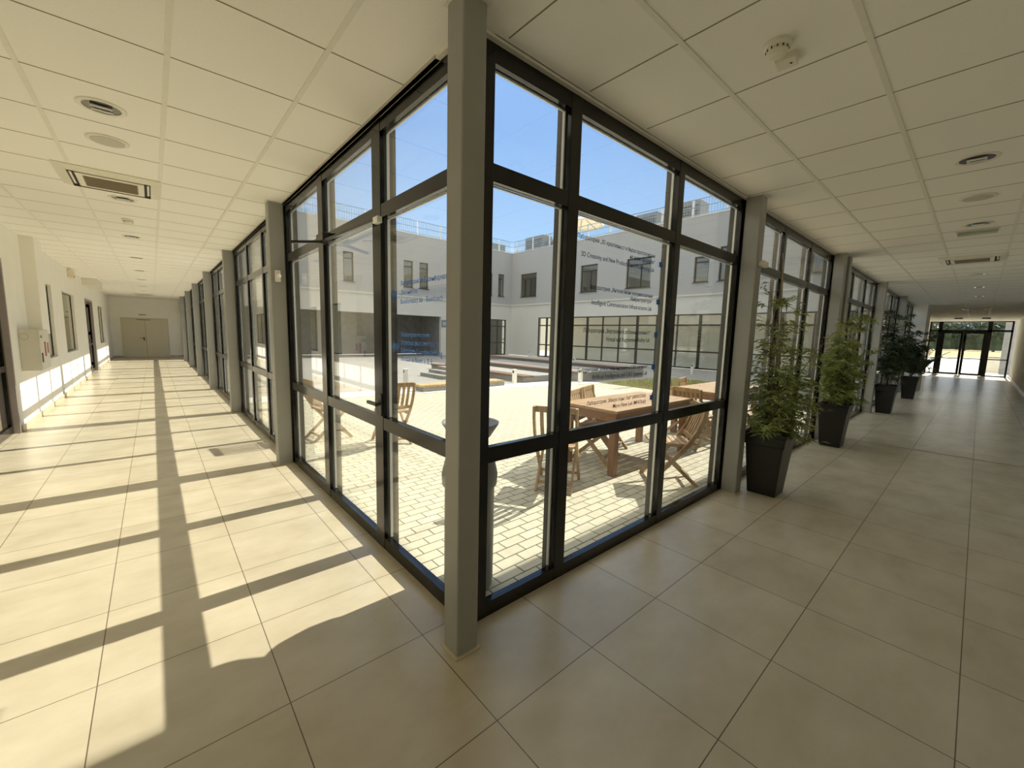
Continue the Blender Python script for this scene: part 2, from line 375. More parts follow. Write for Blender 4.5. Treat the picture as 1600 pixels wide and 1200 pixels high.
# ------------------------------------------------------------------ curtain walls
def window_unit(axis, base, lo, hi, verts, label, n, idx, door_pane=None, ztop=2.836):
    """axis 'y': glazed wall runs along Y with its inner face at x=base, outside towards +X.
       axis 'x': runs along X with its inner face at y=base, outside towards +Y.  verts: (a,b) uprights incl. both end posts"""
    root = empty('window_%d' % idx, (base, lo, 0) if axis == 'y' else (lo, base, 0))
    struct(root, label, 'glazing')
    ox, oy = root.location.x, root.location.y
    def bx(m, a0, a1, d0, d1, z0, z1):       # along, depth, height
        if axis == 'y': m.box(base+d0-ox, base+d1-ox, a0-oy, a1-oy, z0, z1)
        else: m.box(a0-ox, a1-ox, base+d0-oy, base+d1-oy, z0, z1)
        return m
    for a, b_ in verts:
        m = MB(); bx(m, a, b_, 0, 0.030, 0, ztop); o = m.build('mullion', 'black_frame', root, bevel=0.003)
        m = MB(); bx(m, a+0.004, b_-0.004, 0.064, 0.11, 0, ztop); m.build('outer_cover', 'outer_frame', o)
    rails = ((0.0, 0.08), (0.857, 0.94), (2.238, 2.32), (2.755, ztop))
    for z0, z1 in rails:
        m = MB()
        for (a, b_), (c_, d_) in zip(verts, verts[1:]): bx(m, b_, c_, 0.003, 0.030, z0, z1); bx(m, b_, c_, 0.046, 0.052, z0+0.004, z1-0.004)
        m.build('transom', 'black_frame', root)
    for (a, b_), (c_, d_) in zip(verts, verts[1:]):
        for (p0, p1), (q0, q1) in zip(rails, rails[1:]):
            m = MB(); bx(m, b_-0.004, c_+0.004, 0.034, 0.044, p1-0.004, q0+0.004)
            o = m.build('glass_pane', 'window_glass', root)
            m = MB(); s_ = 0.008
            bx(m, b_, b_+s_, 0.045, 0.062, p1, q0); bx(m, c_-s_, c_, 0.045, 0.062, p1, q0)
            bx(m, b_+s_, c_-s_, 0.045, 0.054, q0-s_, q0)
            m.build('spacer', 'spacer_bar', o)
    return root
AX = 0.20; BY = -0.10
ACOL = [3.41+3.66*k for k in range(7)]      # column centres along the left glazing
wi = 1
A1 = window_unit('y', AX, 0.04, 3.5, [(-0.03, 0.115), (0.90, 1.03), (2.07, 2.20), (3.29, 3.51)], 'nearest glazed bay of the left corridor, with a door', 1, wi)
wi += 1
for k in range(6):
    y0 = ACOL[k]; y1 = ACOL[k+1] if k < 5 else YE-0.02
    if k == 5: y1 = YE-0.05
    s0 = y0+0.10; s1 = y1-0.12
    L = (s1-s0)/3
    window_unit('y', AX, s0, s1+0.0, [(s0, s0+0.02), (s0+L-0.04, s0+L+0.04), (s0+2*L-0.04, s0+2*L+0.04), (s1-0.02, s1+0.22 if k < 5 else s1+0.12)],
                '%s glazed bay of the left corridor, counted from the camera' % ORD[k+1], 1, wi); wi += 1
window_unit('x', BY, 0.17, 3.3, [(0.17, 0.325), (0.86, 0.95), (2.085, 2.165), (3.29, 3.50)], 'nearest glazed bay of the right corridor, covered with lettering', 1, wi); wi += 1
BC = [3.385, 6.92, 7.25, 10.98, 14.65, 18.1]
for k, (x0, x1) in enumerate(((3.50, 6.85), (7.32, 10.9), (11.06, 14.57), (14.73, 18.1))):
    L = (x1-x0)/3
    window_unit('x', BY, x0, x1, [(x0, x0+0.02), (x0+L-0.04, x0+L+0.04), (x0+2*L-0.04, x0+2*L+0.04), (x1-0.02, x1 if k == 3 else x1+0.16)],
                '%s glazed bay of the right corridor, counted from the camera' % ORD[k+1], 1, wi); wi += 1
m = MB(); m.box(6.87, 7.32, BY+0.03, BY+0.1, 0, 2.8)
struct(m.build('trim_5', 'outer_frame'), 'dark panel behind the twin steel columns', 'trim')
# door leaf handle and closer on the nearest left bay
m = MB(); m.box(-0.012, 0.0, 0.86, 0.90, 0.95, 1.10); m.bar((-0.045, 0.85, 1.035), (-0.045, 1.00, 1.035), 0.022, 0.022); m.bar((0, 0.88, 1.035), (-0.055, 0.88, 1.035), 0.02, 0.02)
m.build('door_handle', 'handle_metal', A1, bevel=0.003)
m = MB(); m.box(-0.07, 0.0, 1.80, 1.98, 2.235, 2.30); cb = m.build('door_closer', 'handle_metal', A1, bevel=0.006)
m = MB(); m.bar((-0.05, 1.86, 2.235), (-0.02, 0.88, 2.225), 0.022, 0.018); m.bar((-0.05, 1.86, 2.23), (-0.27, 1.93, 2.205), 0.024, 0.02); m.build('closer_arm', 'handle_metal', cb)
m = MB(); m.box(-0.035, 0, 0.83, 0.90, 2.20, 2.24); m.build('closer_bracket', 'spacer_bar', cb, bevel=0.004)

# ------------------------------------------------------------------ grey steel columns
def column(x, y, sx, sy, label, top=CH):
    root = empty('steel_column', (x, y, 0)); tag(root, label, 'column', 'grey steel columns')
    m = MB(); m.box(-sx/2, sx/2, -sy/2, sy/2, 0.0, top); m.build('shaft', 'grey_steel', root, bevel=0.008)
    m = MB(); m.box(-sx/2-0.012, sx/2+0.012, -sy/2-0.012, sy/2+0.012, 0, 0.008); m.build('base_sealant', 'skirting', root, bevel=0.003)
    m = MB(); m.box(-sx/2-0.015, sx/2+0.015, -sy/2-0.015, sy/2+0.015, top-0.006, top-0.001); m.build('ceiling_collar', 'ceiling_bar', root)
    return root
column(0.108, -0.183, 0.118, 0.118, 'grey square steel column at the glazed corner, closest to the camera')
for k in range(6):
    column(0.118, ACOL[k], 0.145, 0.14, '%s grey steel column down the left corridor after the corner one' % ORD[k])
names = ['first grey steel column along the right glazing, beside the nearest potted plant', 'grey steel column behind the second potted plant, left one of a close pair',
         'darker steel column of the close pair behind the second potted plant', 'slim grey column right behind the third potted plant', 'slim grey column just before the broad white pier']
for x, l in zip(BC[:5], names): column(x, -0.185, 0.135, 0.14, l)
# small devices fixed to columns
def sensor(loc, size, label, rz=0):
    root = empty('motion_sensor', loc, rz); tag(root, label, 'sensor')
    m = MB(); m.box(-size[0]/2, size[0]/2, -size[1]/2, size[1]/2, -size[2]/2, size[2]/2); m.build('sensor_body', 'white_plastic', root, bevel=0.006)
    m = MB(); m.lathe([(0.001, -0.012), (0.022, -0.008), (0.026, 0.0), (0.022, 0.008), (0.001, 0.012)], 0, 0, 16)
    o = m.build('sensor_lens', 'lamp_tube', root, loc=(-size[0]/2+0.03, -size[1]/2, 0)); o.rotation_euler = (math.pi/2, 0, 0)
sensor((3.44, -0.275, 2.24), (0.16, 0.04, 0.05), 'small white sensor bar on the column beside the nearest potted plant')
sensor((0.105, 3.31, 2.08), (0.05, 0.04, 0.12), 'small white device high on the first column down the left corridor')

# ------------------------------------------------------------------ lettering on the glass
FONT = None
def text_mesh(body, name, mat, parent, x0, x1, z, axis, pos, bold=0.0, maxh=None, align='L'):
    cu = bpy.data.curves.new(name, 'FONT'); cu.body = body; cu.size = 1.0; cu.resolution_u = 3; cu.offset = bold; cu.extrude = 0.0
    o = bpy.data.objects.new('tmp', cu); C.objects.link(o)
    bpy.context.view_layer.update()
    me = bpy.data.meshes.new_from_object(o.evaluated_get(bpy.context.evaluated_depsgraph_get()))
    C.objects.unlink(o); bpy.data.objects.remove(o)
    xs = [v.co.x for v in me.vertices]; a, b_ = min(xs), max(xs)
    sx = (x1-x0)/(b_-a)
    for v in me.vertices:
        X = (v.co.x-a)*sx+x0; Y = v.co.y*sx*1.12
        if axis == 'x': v.co = Vector((X, 0, Y))            # reads along +X, faces -Y
        else: v.co = Vector((0, -X, Y))                     # reads along -Y, faces -X
    me.name = name; me.materials.clear(); me.materials.append(M[mat])
    ob = bpy.data.objects.new(name, me); C.objects.link(ob); ob.parent = parent
    ob.location = (0, 0, z) if axis == 'x' else (0, 0, z)
    sol = ob.modifiers.new('thickness', 'SOLIDIFY'); sol.thickness = 0.0006; sol.offset = 0
    return ob
def arrow(parent, mat, axis, cx, z, s, direction):
    pts = [(-1, -0.45), (0.0, -0.45), (0.0, -1.0), (1.0, 0), (0.0, 1.0), (0.0, 0.45), (-1, 0.45)]
    m = MB(); P = [(direction*px*s*0.62, pz*s) for px, pz in pts]
    if direction < 0: P = P[::-1]
    if axis == 'x': fr = [(cx+a, 0, z+b_) for a, b_ in P]; bk = [(cx+a, 0.001, z+b_) for a, b_ in P]
    else: fr = [(0, -(cx+a), z+b_) for a, b_ in P]; bk = [(0.001, -(cx+a), z+b_) for a, b_ in P]
    m.face(fr); m.face(bk[::-1])
    for i in range(len(fr)):
        j = (i+1) % len(fr); m.face([fr[j], fr[i], bk[i], bk[j]])
    m.build('arrow', mat, parent)
def lab_sign(axis, lines, arr, label, mat, arrow_mat, direction):
    root = empty('vinyl_lettering', (0, BY+0.0325, 0) if axis == 'x' else (AX+0.0325, 0, 0)); tag(root, label, 'glass lettering', 'blue lab names lettered on the glass')
    for body, x0, x1, z in lines: text_mesh(body, 'text_line', mat, root, x0, x1, z, axis, 0, bold=0.003)
    arrow(root, arrow_mat, axis, arr[0], arr[1], arr[2], direction)
B = 'x'
lab_sign(B, [('Лаборатория „3D креативност и бързо прототипиране', 0.985, 1.865, 2.10), ('на нови продукти“', 1.545, 1.865, 2.055), ('3D Creativity and New Products Rapid Prototyping Lab', 1.03, 1.86, 2.00)],
         (1.955, 2.065, 0.042), 'topmost lettering, 3D Creativity lab, on the near right glazing', 'vinyl_navy', 'vinyl_blue', 1)
lab_sign(B, [('Лаборатория „Интелигентни комуникационни', 1.125, 1.865, 1.815), ('Инфраструктури“', 1.58, 1.865, 1.775), ('Intelligent Communication Infrastructures Lab', 1.15, 1.86, 1.72)],
         (1.95, 1.79, 0.042), 'second lettering from top, Intelligent Communication lab, on the near right glazing', 'vinyl_navy', 'vinyl_blue', 1)
lab_sign(B, [('Лаборатория „Виртуална и добавена реалност“', 1.08, 1.865, 1.545), ('Virtual and Augmented Reality Lab', 1.32, 1.86, 1.49)],
         (1.95, 1.545, 0.042), 'third lettering from top, Virtual and Augmented Reality lab, on the near right glazing', 'vinyl_navy', 'vinyl_blue', 1)
lab_sign(B, [('Лаборатория „Изкуствен интелект и CAD системи“', 1.04, 1.86, 1.295), ('Artificial Intelligence and CAD Systems Lab', 1.19, 1.855, 1.245)],
         (1.945, 1.30, 0.042), 'fourth lettering from top, Artificial Intelligence lab, on the near right glazing', 'vinyl_navy', 'vinyl_blue', 1)
lab_sign(B, [('Лаборатория „Микро Нано Лаб“ (МИНОЛаб)', 1.15, 1.86, 1.075), ('Micro Nano Lab (MINOLab)', 1.44, 1.86, 1.03)],
         (1.945, 1.065, 0.042), 'lowest lettering, Micro Nano Lab, on the near right glazing', 'vinyl_navy', 'vinyl_blue', 1)
A = 'y'
lab_sign(A, [('Лаборатория по Биоинформатика', -0.69, -0.10, 1.80), ('„Биоинфотех“', -0.69, -0.45, 1.745), ('Bioinformatics lab - Bioinfotech', -0.69, -0.20, 1.69)],
         (-0.79, 1.755, 0.042), 'upper blue lettering, Bioinformatics lab, beside the corner column on the left glazing', 'vinyl_blue', 'vinyl_blue', -1)
lab_sign(A, [('Лабораторен комплекс', -0.69, -0.34, 1.49), ('Асансьор до етажи 1, 2, 3', -0.69, -0.26, 1.44), ('Laboratory Complex Building', -0.69, -0.20, 1.39), ('Elevator to floors 1, 2, 3', -0.69, -0.31, 1.34)],
         (-0.79, 1.425, 0.042), 'lower blue lettering, Elevator to floors, beside the corner column on the left glazing', 'vinyl_blue', 'vinyl_blue', -1)

# ------------------------------------------------------------------ west wall windows and doors
def wall_window(idx, ya, yb, za, zb, label, blind=None, split=True):
    root = empty('window_%d' % idx, (XW-0.10, ya, za)); struct(root, label, 'window')
    w_ = yb-ya; h = zb-za; m = MB(); t = 0.035
    m.box(0, 0.05, 0, t, 0, h); m.box(0, 0.05, w_-t, w_, 0, h); m.box(0, 0.05, t, w_-t, 0, t); m.box(0, 0.05, t, w_-t, h-t, h)
    if split: m.box(0, 0.05, w_/2-t/2, w_/2+t/2, t, h-t)
    m.build('window_frame', 'black_frame', root)
    m = MB(); m.box(0.034, 0.042, t, w_-t, t, h-t); m.build('window_pane', 'window_glass', root)
    if blind: m = MB(); m.box(0.012, 0.022, t, w_-t, t, h-t); m.build('window_blind', blind, root)
wall_window(20, 9.62, 10.5, 0.87, 2.27, 'narrow window in the left wall after the pilaster', 'blind_white', False)
wall_window(21, 11.76, 13.55, 0.87, 2.25, 'window with yellowish blind in the left wall', 'blind', False)
wall_window(22, 19.6, 21.6, 0.84, 2.22, 'farthest window in the left wall', 'blind')
def glass_door(idx, ya, yb, zb, label, leaves):
    root = empty('door_%d' % idx, (XW-0.10, ya, 0)); struct(root, label, 'door')
    w_ = yb-ya; t = 0.07; m = MB(); m.box(-0.02, 0.11, 0, 0.05, 0, zb); m.box(-0.02, 0.11, w_-0.05, w_, 0, zb); m.box(-0.02, 0.11, 0.05, w_-0.05, zb-0.05, zb)
    m.build('door_frame', 'door_jamb', root)
    n = leaves; lw = (w_-0.1)/n
    for k in range(n):
        a = 0.05+k*lw; m = MB()
        m.box(0, 0.05, a, a+t, 0.01, zb-0.05); m.box(0, 0.05, a+lw-t, a+lw, 0.01, zb-0.05); m.box(0, 0.05, a+t, a+lw-t, 0.01, 0.12); m.box(0, 0.05, a+t, a+lw-t, zb-0.13, zb-0.05); m.box(0, 0.05, a+t, a+lw-t, 0.86, 0.94)
        lf = m.build('door_leaf', 'black_frame', root)
        m = MB(); m.box(0.02, 0.03, a+t, a+lw-t, 0.12, zb-0.13); m.build('glass_pane', 'dark_glass', lf)
        y = a+lw-0.04 if k == 0 else a+0.04
        m = MB(); m.bar((0.09, y, 1.02), (0.09, y-0.12 if k == 0 else y+0.12, 1.02), 0.02, 0.02); m.bar((0.04, y, 1.02), (0.10, y, 1.02), 0.02, 0.02); m.build('door_handle', 'handle_metal', lf)
        m = MB()
        for z in (0.25, 1.2, 2.05): m.box(0.05, 0.085, (a if k else a+lw)-0.02, (a if k else a+lw)+0.02, z, z+0.1)
        m.build('hinge', 'black_frame', lf)
glass_door(1, 4.3, 6.95, 2.36, 'glass door in the left wall at the left picture edge', 2)
glass_door(2, 15.8, 17.75, 2.29, 'dark framed glass double door halfway down the left wall', 2)
# cream double door of the end wall
root = empty('door_3', (-1.2, YE, 0)); struct(root, 'cream steel double door closing the left corridor', 'door')
m = MB(); m.box(-0.86, -0.82, -0.03, 0, 0, 1.90); m.box(0.82, 0.86, -0.03, 0, 0, 1.90); m.box(-0.82, 0.82, -0.03, 0, 1.86, 1.90); m.build('door_frame', 'door_cream', root, bevel=0.004)
for sx in (-1, 1):
    m = MB(); m.box(min(0.004*sx, 0.82*sx), max(0.004*sx, 0.82*sx), -0.045, -0.002, 0.01, 1.855); lf = m.build('door_leaf', 'door_cream', root, bevel=0.004)
    if sx < 0:
        m = MB(); m.box(-0.10, -0.05, -0.053, -0.044, 0.82, 0.98); m.bar((-0.075, -0.09, 0.94), (-0.21, -0.09, 0.94), 0.022, 0.022); m.bar((-0.075, -0.05, 0.94), (-0.075, -0.095, 0.94), 0.02, 0.02)
        m.build('door_handle', 'handle_metal', lf)
m = MB(); m.box(-0.30, 0.2, -0.07, -0.046, 1.80, 1.835); m.build('door_closer', 'hvac_grey', root)
root = empty('exit_sign', (-1.27, YE-0.02, 2.06)); tag(root, 'small flat exit sign above the cream double door', 'sign')
m = MB(); m.box(-0.15, 0.15, -0.04, 0.02, -0.035, 0.035); m.build('sign_housing', 'white_plastic', root, bevel=0.004)
m = MB(); m.box(-0.13, 0.13, -0.043, -0.04, -0.025, 0.02); m.build('sign_face', 'grey_mark', root)
# bulkhead box above the left wall door, alarm box
root = empty('duct_box', (-2.24, 16.4, CH)); tag(root, 'long boxed duct below the ceiling above the left wall door', 'duct box')
m = MB(); m.box(-0.16, 0.16, -0.85, 0.85, -0.17, -0.002); m.build('duct_body', 'ceiling_bar', root, bevel=0.004)
m = MB(); m.box(-0.17, 0.17, -0.87, 0.87, -0.185, -0.17); m.build('duct_lip', 'white_plastic', root)
root = empty('alarm_box', (XW, 13.0, 2.72)); tag(root, 'small yellowish alarm box high on the left wall', 'alarm box')
m = MB(); m.box(0, 0.10, -0.12, 0.12, -0.09, 0.09); m.build('box_body', 'canvas_cream', root, bevel=0.008)
m = MB(); m.box(0.10, 0.105, -0.04, 0.04, -0.07, -0.04); m.build('box_grille', 'dark_slot', root)
# fire hose cabinet and its control panel
root = empty('fire_hose_cabinet', (XW+0.001, 7.42, 0.82)); tag(root, 'white metal wall cabinet with an oval emblem, beside the door at the left picture edge', 'cabinet')
m = MB(); m.box(0, 0.19, 0.0, 0.70, 0, 0.60); cab = m.build('cabinet_body', 'cabinet_paint', root, bevel=0.006)
m = MB(); m.box(0.19, 0.202, 0.01, 0.69, 0.01, 0.59); dr = m.build('cabinet_door', 'white_plastic', root, bevel=0.003)
m = MB()
for k in range(40):
    a0 = 2*math.pi*k/40; a1 = 2*math.pi*(k+1)/40
    P = lambda a, r: (0.055+r*math.cos(a), -0.002, 0.50+r*math.sin(a))
    m.face([P(a0, 0.042), P(a1, 0.042), P(a1, 0.046), P(a0, 0.046)])
m.build('round_emblem', 'grey_mark', cab)
for y0, y1, z0, z1, mt, nm in ((0.30, 0.40, 0.20, 0.42, 'red_mark', 'red_label'), (0.52, 0.60, 0.24, 0.40, 'red_mark', 'red_label'), (0.05, 0.13, 0.12, 0.26, 'dark_slot', 'black_switch'), (0.06, 0.18, 0.48, 0.52, 'grey_mark', 'grey_label')):
    m = MB(); m.box(0.202, 0.206, y0, y1, z0, z1); m.build(nm, mt, dr)

# ------------------------------------------------------------------ ceiling fittings
def downlight():
    root = empty('ceiling_downlight'); 
    m = MB(); m.lathe([(0.085, -0.003), (0.085, 0.0), (0.115, 0.0), (0.115, -0.004), (0.108, -0.008), (0.09, -0.006)], 0, 0, 36)
    # a ring: rebuild without caps
    m = MB(); prof = [(0.090, 0.0), (0.090, -0.006), (0.110, -0.008), (0.117, -0.003), (0.117, 0.0)]
    n = 36
    for k in range(len(prof)-1):
        for j in range(n):
            a0 = 2*math.pi*j/n; a1 = 2*math.pi*(j+1)/n; (r0, z0), (r1, z1) = prof[k], prof[k+1]
            m.face([(r0*math.cos(a0), r0*math.sin(a0), z0), (r0*math.cos(a1), r0*math.sin(a1), z0), (r1*math.cos(a1), r1*math.sin(a1), z1), (r1*math.cos(a0), r1*math.sin(a0), z1)])
    m.build('trim_ring', 'white_plastic', root)
    m = MB()
    prof = [(0.090, -0.004), (0.088, -0.0015)]
    m.lathe([(0.090, -0.0035), (0.090, -0.001)], 0, 0, 36); m.build('lamp_recess', 'lamp_reflector', root)
    m = MB(); m.box(-0.035, 0.035, -0.03, 0.03, -0.010, -0.0036); m.build('lamp_holder', 'dark_slot', root)
    for sy in (-0.045, 0.045):
        m = MB(); m.tube([(-0.05, sy*0.6, -0.012), (0.05, sy*0.6, -0.012)], 0.008, 8); m.build('lamp_tube', 'lamp_tube', root)
    return root
proto = downlight(); first = True
def put(proto, state, loc, rz, label, cat, group):
    o = proto if not state[0] else copy_tree(proto)
    state[0] = True
    o.location = loc; o.rotation_euler = (0, 0, rz); tag(o, label, cat, group); return o
st = [False]
ys = [2.02, 4.44, 6.89, 9.44, 11.93, 14.5, 17.0, 19.5]
for k, y in enumerate(ys):
    put(proto, st, (-1.09, y, CH), 0, '%s round recessed ceiling lamp down the left corridor' % ORD[k], 'ceiling lamp', 'recessed lamps of the left corridor ceiling')
xs = [3.57, 5.92, 10.6, 13.1, 15.6]
for k, x in enumerate(xs):
    put(proto, st, (x, -1.545, CH), math.pi/2, '%s round recessed ceiling lamp down the right corridor' % ORD[k], 'ceiling lamp', 'recessed lamps of the right corridor ceiling')
def speaker(loc, label):
    root = empty('ceiling_speaker', loc); tag(root, label, 'ceiling speaker')
    m = MB(); m.lathe([(0.118, 0.0), (0.118, -0.006), (0.108, -0.010), (0.095, -0.009)], 0, 0, 40); m.build('speaker_rim', 'white_plastic', root)
    m = MB(); m.lathe([(0.094, -0.009), (0.094, -0.0115), (0.05, -0.013)], 0, 0, 40); m.build('speaker_grille', 'speaker_mesh', root)
speaker((-1.10, 2.64, CH), 'flat round ceiling speaker beside the nearest lamp of the left corridor')
speaker((4.71, -1.545, CH), 'flat round ceiling speaker between two lamps of the right corridor')
def cassette(loc, label, rz=0):
    root = empty('air_conditioner', loc, rz); tag(root, label, 'air conditioner', 'ceiling cassette air conditioners')
    m = MB(); a = 0.345; b_ = 0.285
    z0, z1 = -0.028, 0.0
    for sgn in ((1, 0), (-1, 0), (0, 1), (0, -1)):
        pass
    # sloped outer bezel
    O = [(-a, -a), (a, -a), (a, a), (-a, a)]; I = [(-0.27, -0.27), (0.27, -0.27), (0.27, 0.27), (-0.27, 0.27)]
    for k in range(4):
        p, q = O[k], O[(k+1) % 4]; r, s_ = I[(k+1) % 4], I[k]
        m.face([(p[0], p[1], -0.010), (s_[0], s_[1], -0.036), (r[0], r[1], -0.036), (q[0], q[1], -0.010)])
        m.face([(p[0], p[1], 0), (p[0], p[1], -0.010), (q[0], q[1], -0.010), (q[0], q[1], 0)])
    m.build('bezel', 'white_plastic', root)
    m = MB(); m.box(-0.27, 0.27, -0.27, 0.27, -0.020, -0.002); m.build('inner_case', 'dark_slot', root)
    m = MB(); m.box(-0.225, 0.225, -0.225, 0.225, -0.038, -0.020); m.build('centre_panel', 'white_plastic', root, bevel=0.004)
    m = MB()
    for k in range(16):
        y = -0.16+k*0.0213; m.box(-0.17, 0.17, y-0.006, y+0.006, -0.0405, -0.038)
    m.box(-0.18, 0.18, -0.18, 0.18, -0.0388, -0.0381)
    m.build('intake_grille', 'cassette_grille', root)
    for k in range(4):
        m = MB(); m.box(-0.20, 0.20, -0.262, -0.245, -0.030, -0.022); o = m.build('louvre', 'white_plastic', root, bevel=0.003); o.rotation_euler = (0, 0, k*math.pi/2)
cassette((-1.14, 3.81, CH), 'nearest square ceiling air conditioner of the left corridor')
cassette((-1.12, 21.4, CH), 'distant ceiling air conditioner near the cream double door')
cassette((8.5, -1.48, CH), 'square ceiling air conditioner of the right corridor')
cassette((20.8, -1.48, CH), 'farthest ceiling air conditioner, close to the end doors')
# smoke detectors
def detector(loc, label, rz=0.3, box=True):
    root = empty('smoke_detector', loc, rz); tag(root, label, 'smoke detector')
    m = MB(); m.lathe([(0.058, 0), (0.058, -0.012), (0.050, -0.020), (0.045, -0.022)], 0, 0, 32); m.build('detector_base', 'white_plastic', root)
    m = MB(); m.lathe([(0.043, -0.020), (0.043, -0.034), (0.034, -0.050), (0.02, -0.054)], 0, 0, 32); m.build('sensing_head', 'white_plastic', root)
    m = MB()
    for k in range(12):
        a = 2*math.pi*k/12; m.bar((0.044*math.cos(a), 0.044*math.sin(a), -0.022), (0.044*math.cos(a), 0.044*math.sin(a), -0.032), 0.005, 0.003)
    m.build('vent_slot', 'dark_slot', root)
detector((1.27, -0.955, CH), 'round smoke detector on the ceiling at the upper right')
root = empty('junction_box', (1.40, -0.955, CH), 0.12); tag(root, 'small square junction box next to the smoke detector', 'junction box')
m = MB(); m.box(-0.042, 0.042, -0.042, 0.042, -0.030, 0); m.build('box_body', 'white_plastic', root, bevel=0.004)
m = MB(); m.lathe([(0.006, -0.0315), (0.006, -0.030)], -0.0, -0.02, 10); m.build('box_hole', 'dark_slot', root)
detector((-1.09, 5.55, CH), 'smoke detector with terminal box on the left corridor ceiling')
root = empty('junction_box', (-1.09, 5.70, CH)); tag(root, 'small terminal box just beyond the left corridor smoke detector', 'junction box')
m = MB(); m.box(-0.05, 0.05, -0.03, 0.03, -0.028, 0); m.build('box_body', 'white_plastic', root, bevel=0.004)
root = empty('emergency_light', (6.3, -1.54, CH)); tag(root, 'rectangular greenish emergency light on the right corridor ceiling', 'emergency light')
m = MB(); m.box(-0.06, 0.06, -0.17, 0.17, -0.012, 0); m.build('light_housing', 'white_plastic', root, bevel=0.003)
m = MB(); m.box(-0.045, 0.045, -0.155, 0.155, -0.045, -0.012); m.build('light_diffuser', 'green_sign', root, bevel=0.004)
for k, (x, y) in enumerate(((27.5, -0.9), (27.5, -1.75))):
    root = empty('emergency_light', (x, y, CH)); tag(root, ['left', 'right'][k]+' one of two small dark ceiling boxes before the end doors', 'emergency light')
    m = MB(); m.box(-0.08, 0.08, -0.13, 0.13, -0.07, 0); m.build('light_housing', 'grey_mark', root, bevel=0.004)
    m = MB(); m.box(-0.06, 0.06, -0.11, 0.11, -0.074, -0.07); m.build('light_diffuser', 'lamp_tube', root)

# ------------------------------------------------------------------ end doors of the right corridor
root = empty('door_4', (XE, 0, 0)); struct(root, 'dark framed glass double doors at the far end of the right corridor', 'door')
m = MB()
for a, b_ in ((0.25, 0.18), (-0.09, -0.25), (-1.0, -1.0), (-1.86, -2.02), (-2.65, -2.72)):
    if a != b_: m.box(0, 0.08, b_, a, 0, 2.87)
m.box(0, 0.08, -2.72, 0.25, 2.30, 2.40); m.box(0, 0.08, -2.72, 0.25, 2.80, 2.87)
m.box(0, 0.08, 0.18, -0.09, 0.0, 0.05); m.box(0, 0.08, -2.65, -2.02, 0, 0.05); m.box(0, 0.08, 0.18, -0.09, 0.86, 0.91); m.box(0, 0.08, -2.65, -2.02, 0.86, 0.91)
m.build('door_frame', 'black_frame', root)
for a, b_ in ((-0.25, -1.05), (-1.06, -1.86)):
    m = MB(); m.box(0.01, 0.06, b_, b_+0.10, 0.01, 2.30); m.box(0.01, 0.06, a-0.10, a, 0.01, 2.30); m.box(0.01, 0.06, b_+0.1, a-0.1, 0.01, 0.11); m.box(0.01, 0.06, b_+0.1, a-0.1, 2.2, 2.3); m.box(0.01, 0.06, b_+0.1, a-0.1, 0.86, 0.91)
    lf = m.build('door_leaf', 'black_frame', root)
    m = MB(); m.box(0.03, 0.04, b_+0.1, a-0.1, 0.11, 2.2); m.build('glass_pane', 'window_glass', lf)
for z0, z1 in ((0.05, 0.86), (0.91, 2.30), (2.40, 2.80)):
    for a, b_ in ((0.18, -0.09), (-2.02, -2.65)):
        m = MB(); m.box(0.03, 0.04, b_, a, z0, z1); m.build('glass_pane', 'window_glass', root)
m = MB(); m.box(0.03, 0.04, -1.86, -0.25, 2.40, 2.80); m.build('glass_pane', 'window_glass', root)
# portal outside, right side
w = MB(); w.box(36, 36.5, -4.6, -2.55, 0, 3.6); w.box(XE+0.1, 32.6, -4.6, 1.6, 3.3, 3.6)
struct(w.build('wall_portal', 'concrete'), 'grey entrance canopy wall outside the end doors', 'canopy')
root = empty('concrete_bench', (38, -2.4, -0.02)); tag(root, 'pale low block outside the end doors, right side', 'block')
m = MB(); m.box(-0.4, 0.4, -0.5, 0.5, 0, 0.9); m.build('block_body', 'render_cream', root, bevel=0.01)
m = MB(); m.box(-0.45, 0.45, -0.55, 0.55, 0.9, 0.96); m.build('block_cap', 'concrete', root)
# trees beyond the field
def far_tree(x, y, r, h, label):
    root = empty('tree', (x, y, -0.03)); tag(root, label, 'tree', 'tree line beyond the dry field')
    m = MB(); m.tube([(0, 0, 0), (0.2, 0, h*0.5)], 0.35, 8, 0.2); m.build('trunk', 'stem', root)
    m = MB()
    for k in range(420):
        a = random.uniform(0, 6.28); e = math.asin(random.uniform(-0.5, 1)); rr = r*random.uniform(0.75, 1.02)*(1+0.25*math.sin(3*a+x))
        c_ = Vector((rr*math.cos(a)*math.cos(e), rr*math.sin(a)*math.cos(e), h*0.55+h*0.45*math.sin(e)))
        s_ = random.uniform(0.5, 1.0); u = Vector((random.gauss(0, 1), random.gauss(0, 1), random.gauss(0, 1))).normalized(); v = u.orthogonal().normalized()
        m.face([c_-u*s_, c_-v*s_*0.7, c_+u*s_, c_+v*s_*0.7])
    m.box(-r*0.7, r*0.7, -r*0.7, r*0.7, 0.4, h*0.75)
    m.build('crown', 'hedge', root)
ty = -22; k = 0
desc = ['leftmost', 'second from left', 'third from left', 'fourth from left', 'fifth from left', 'sixth from left', 'seventh from left']
for k in range(7):
    far_tree(225+(k % 2)*16, 9.5-k*7.2, 5.4, 11.0+4.5*(k > 2)+random.uniform(-0.5, 1.0), '%s dark green tree of the line beyond the dry field' % desc[k])
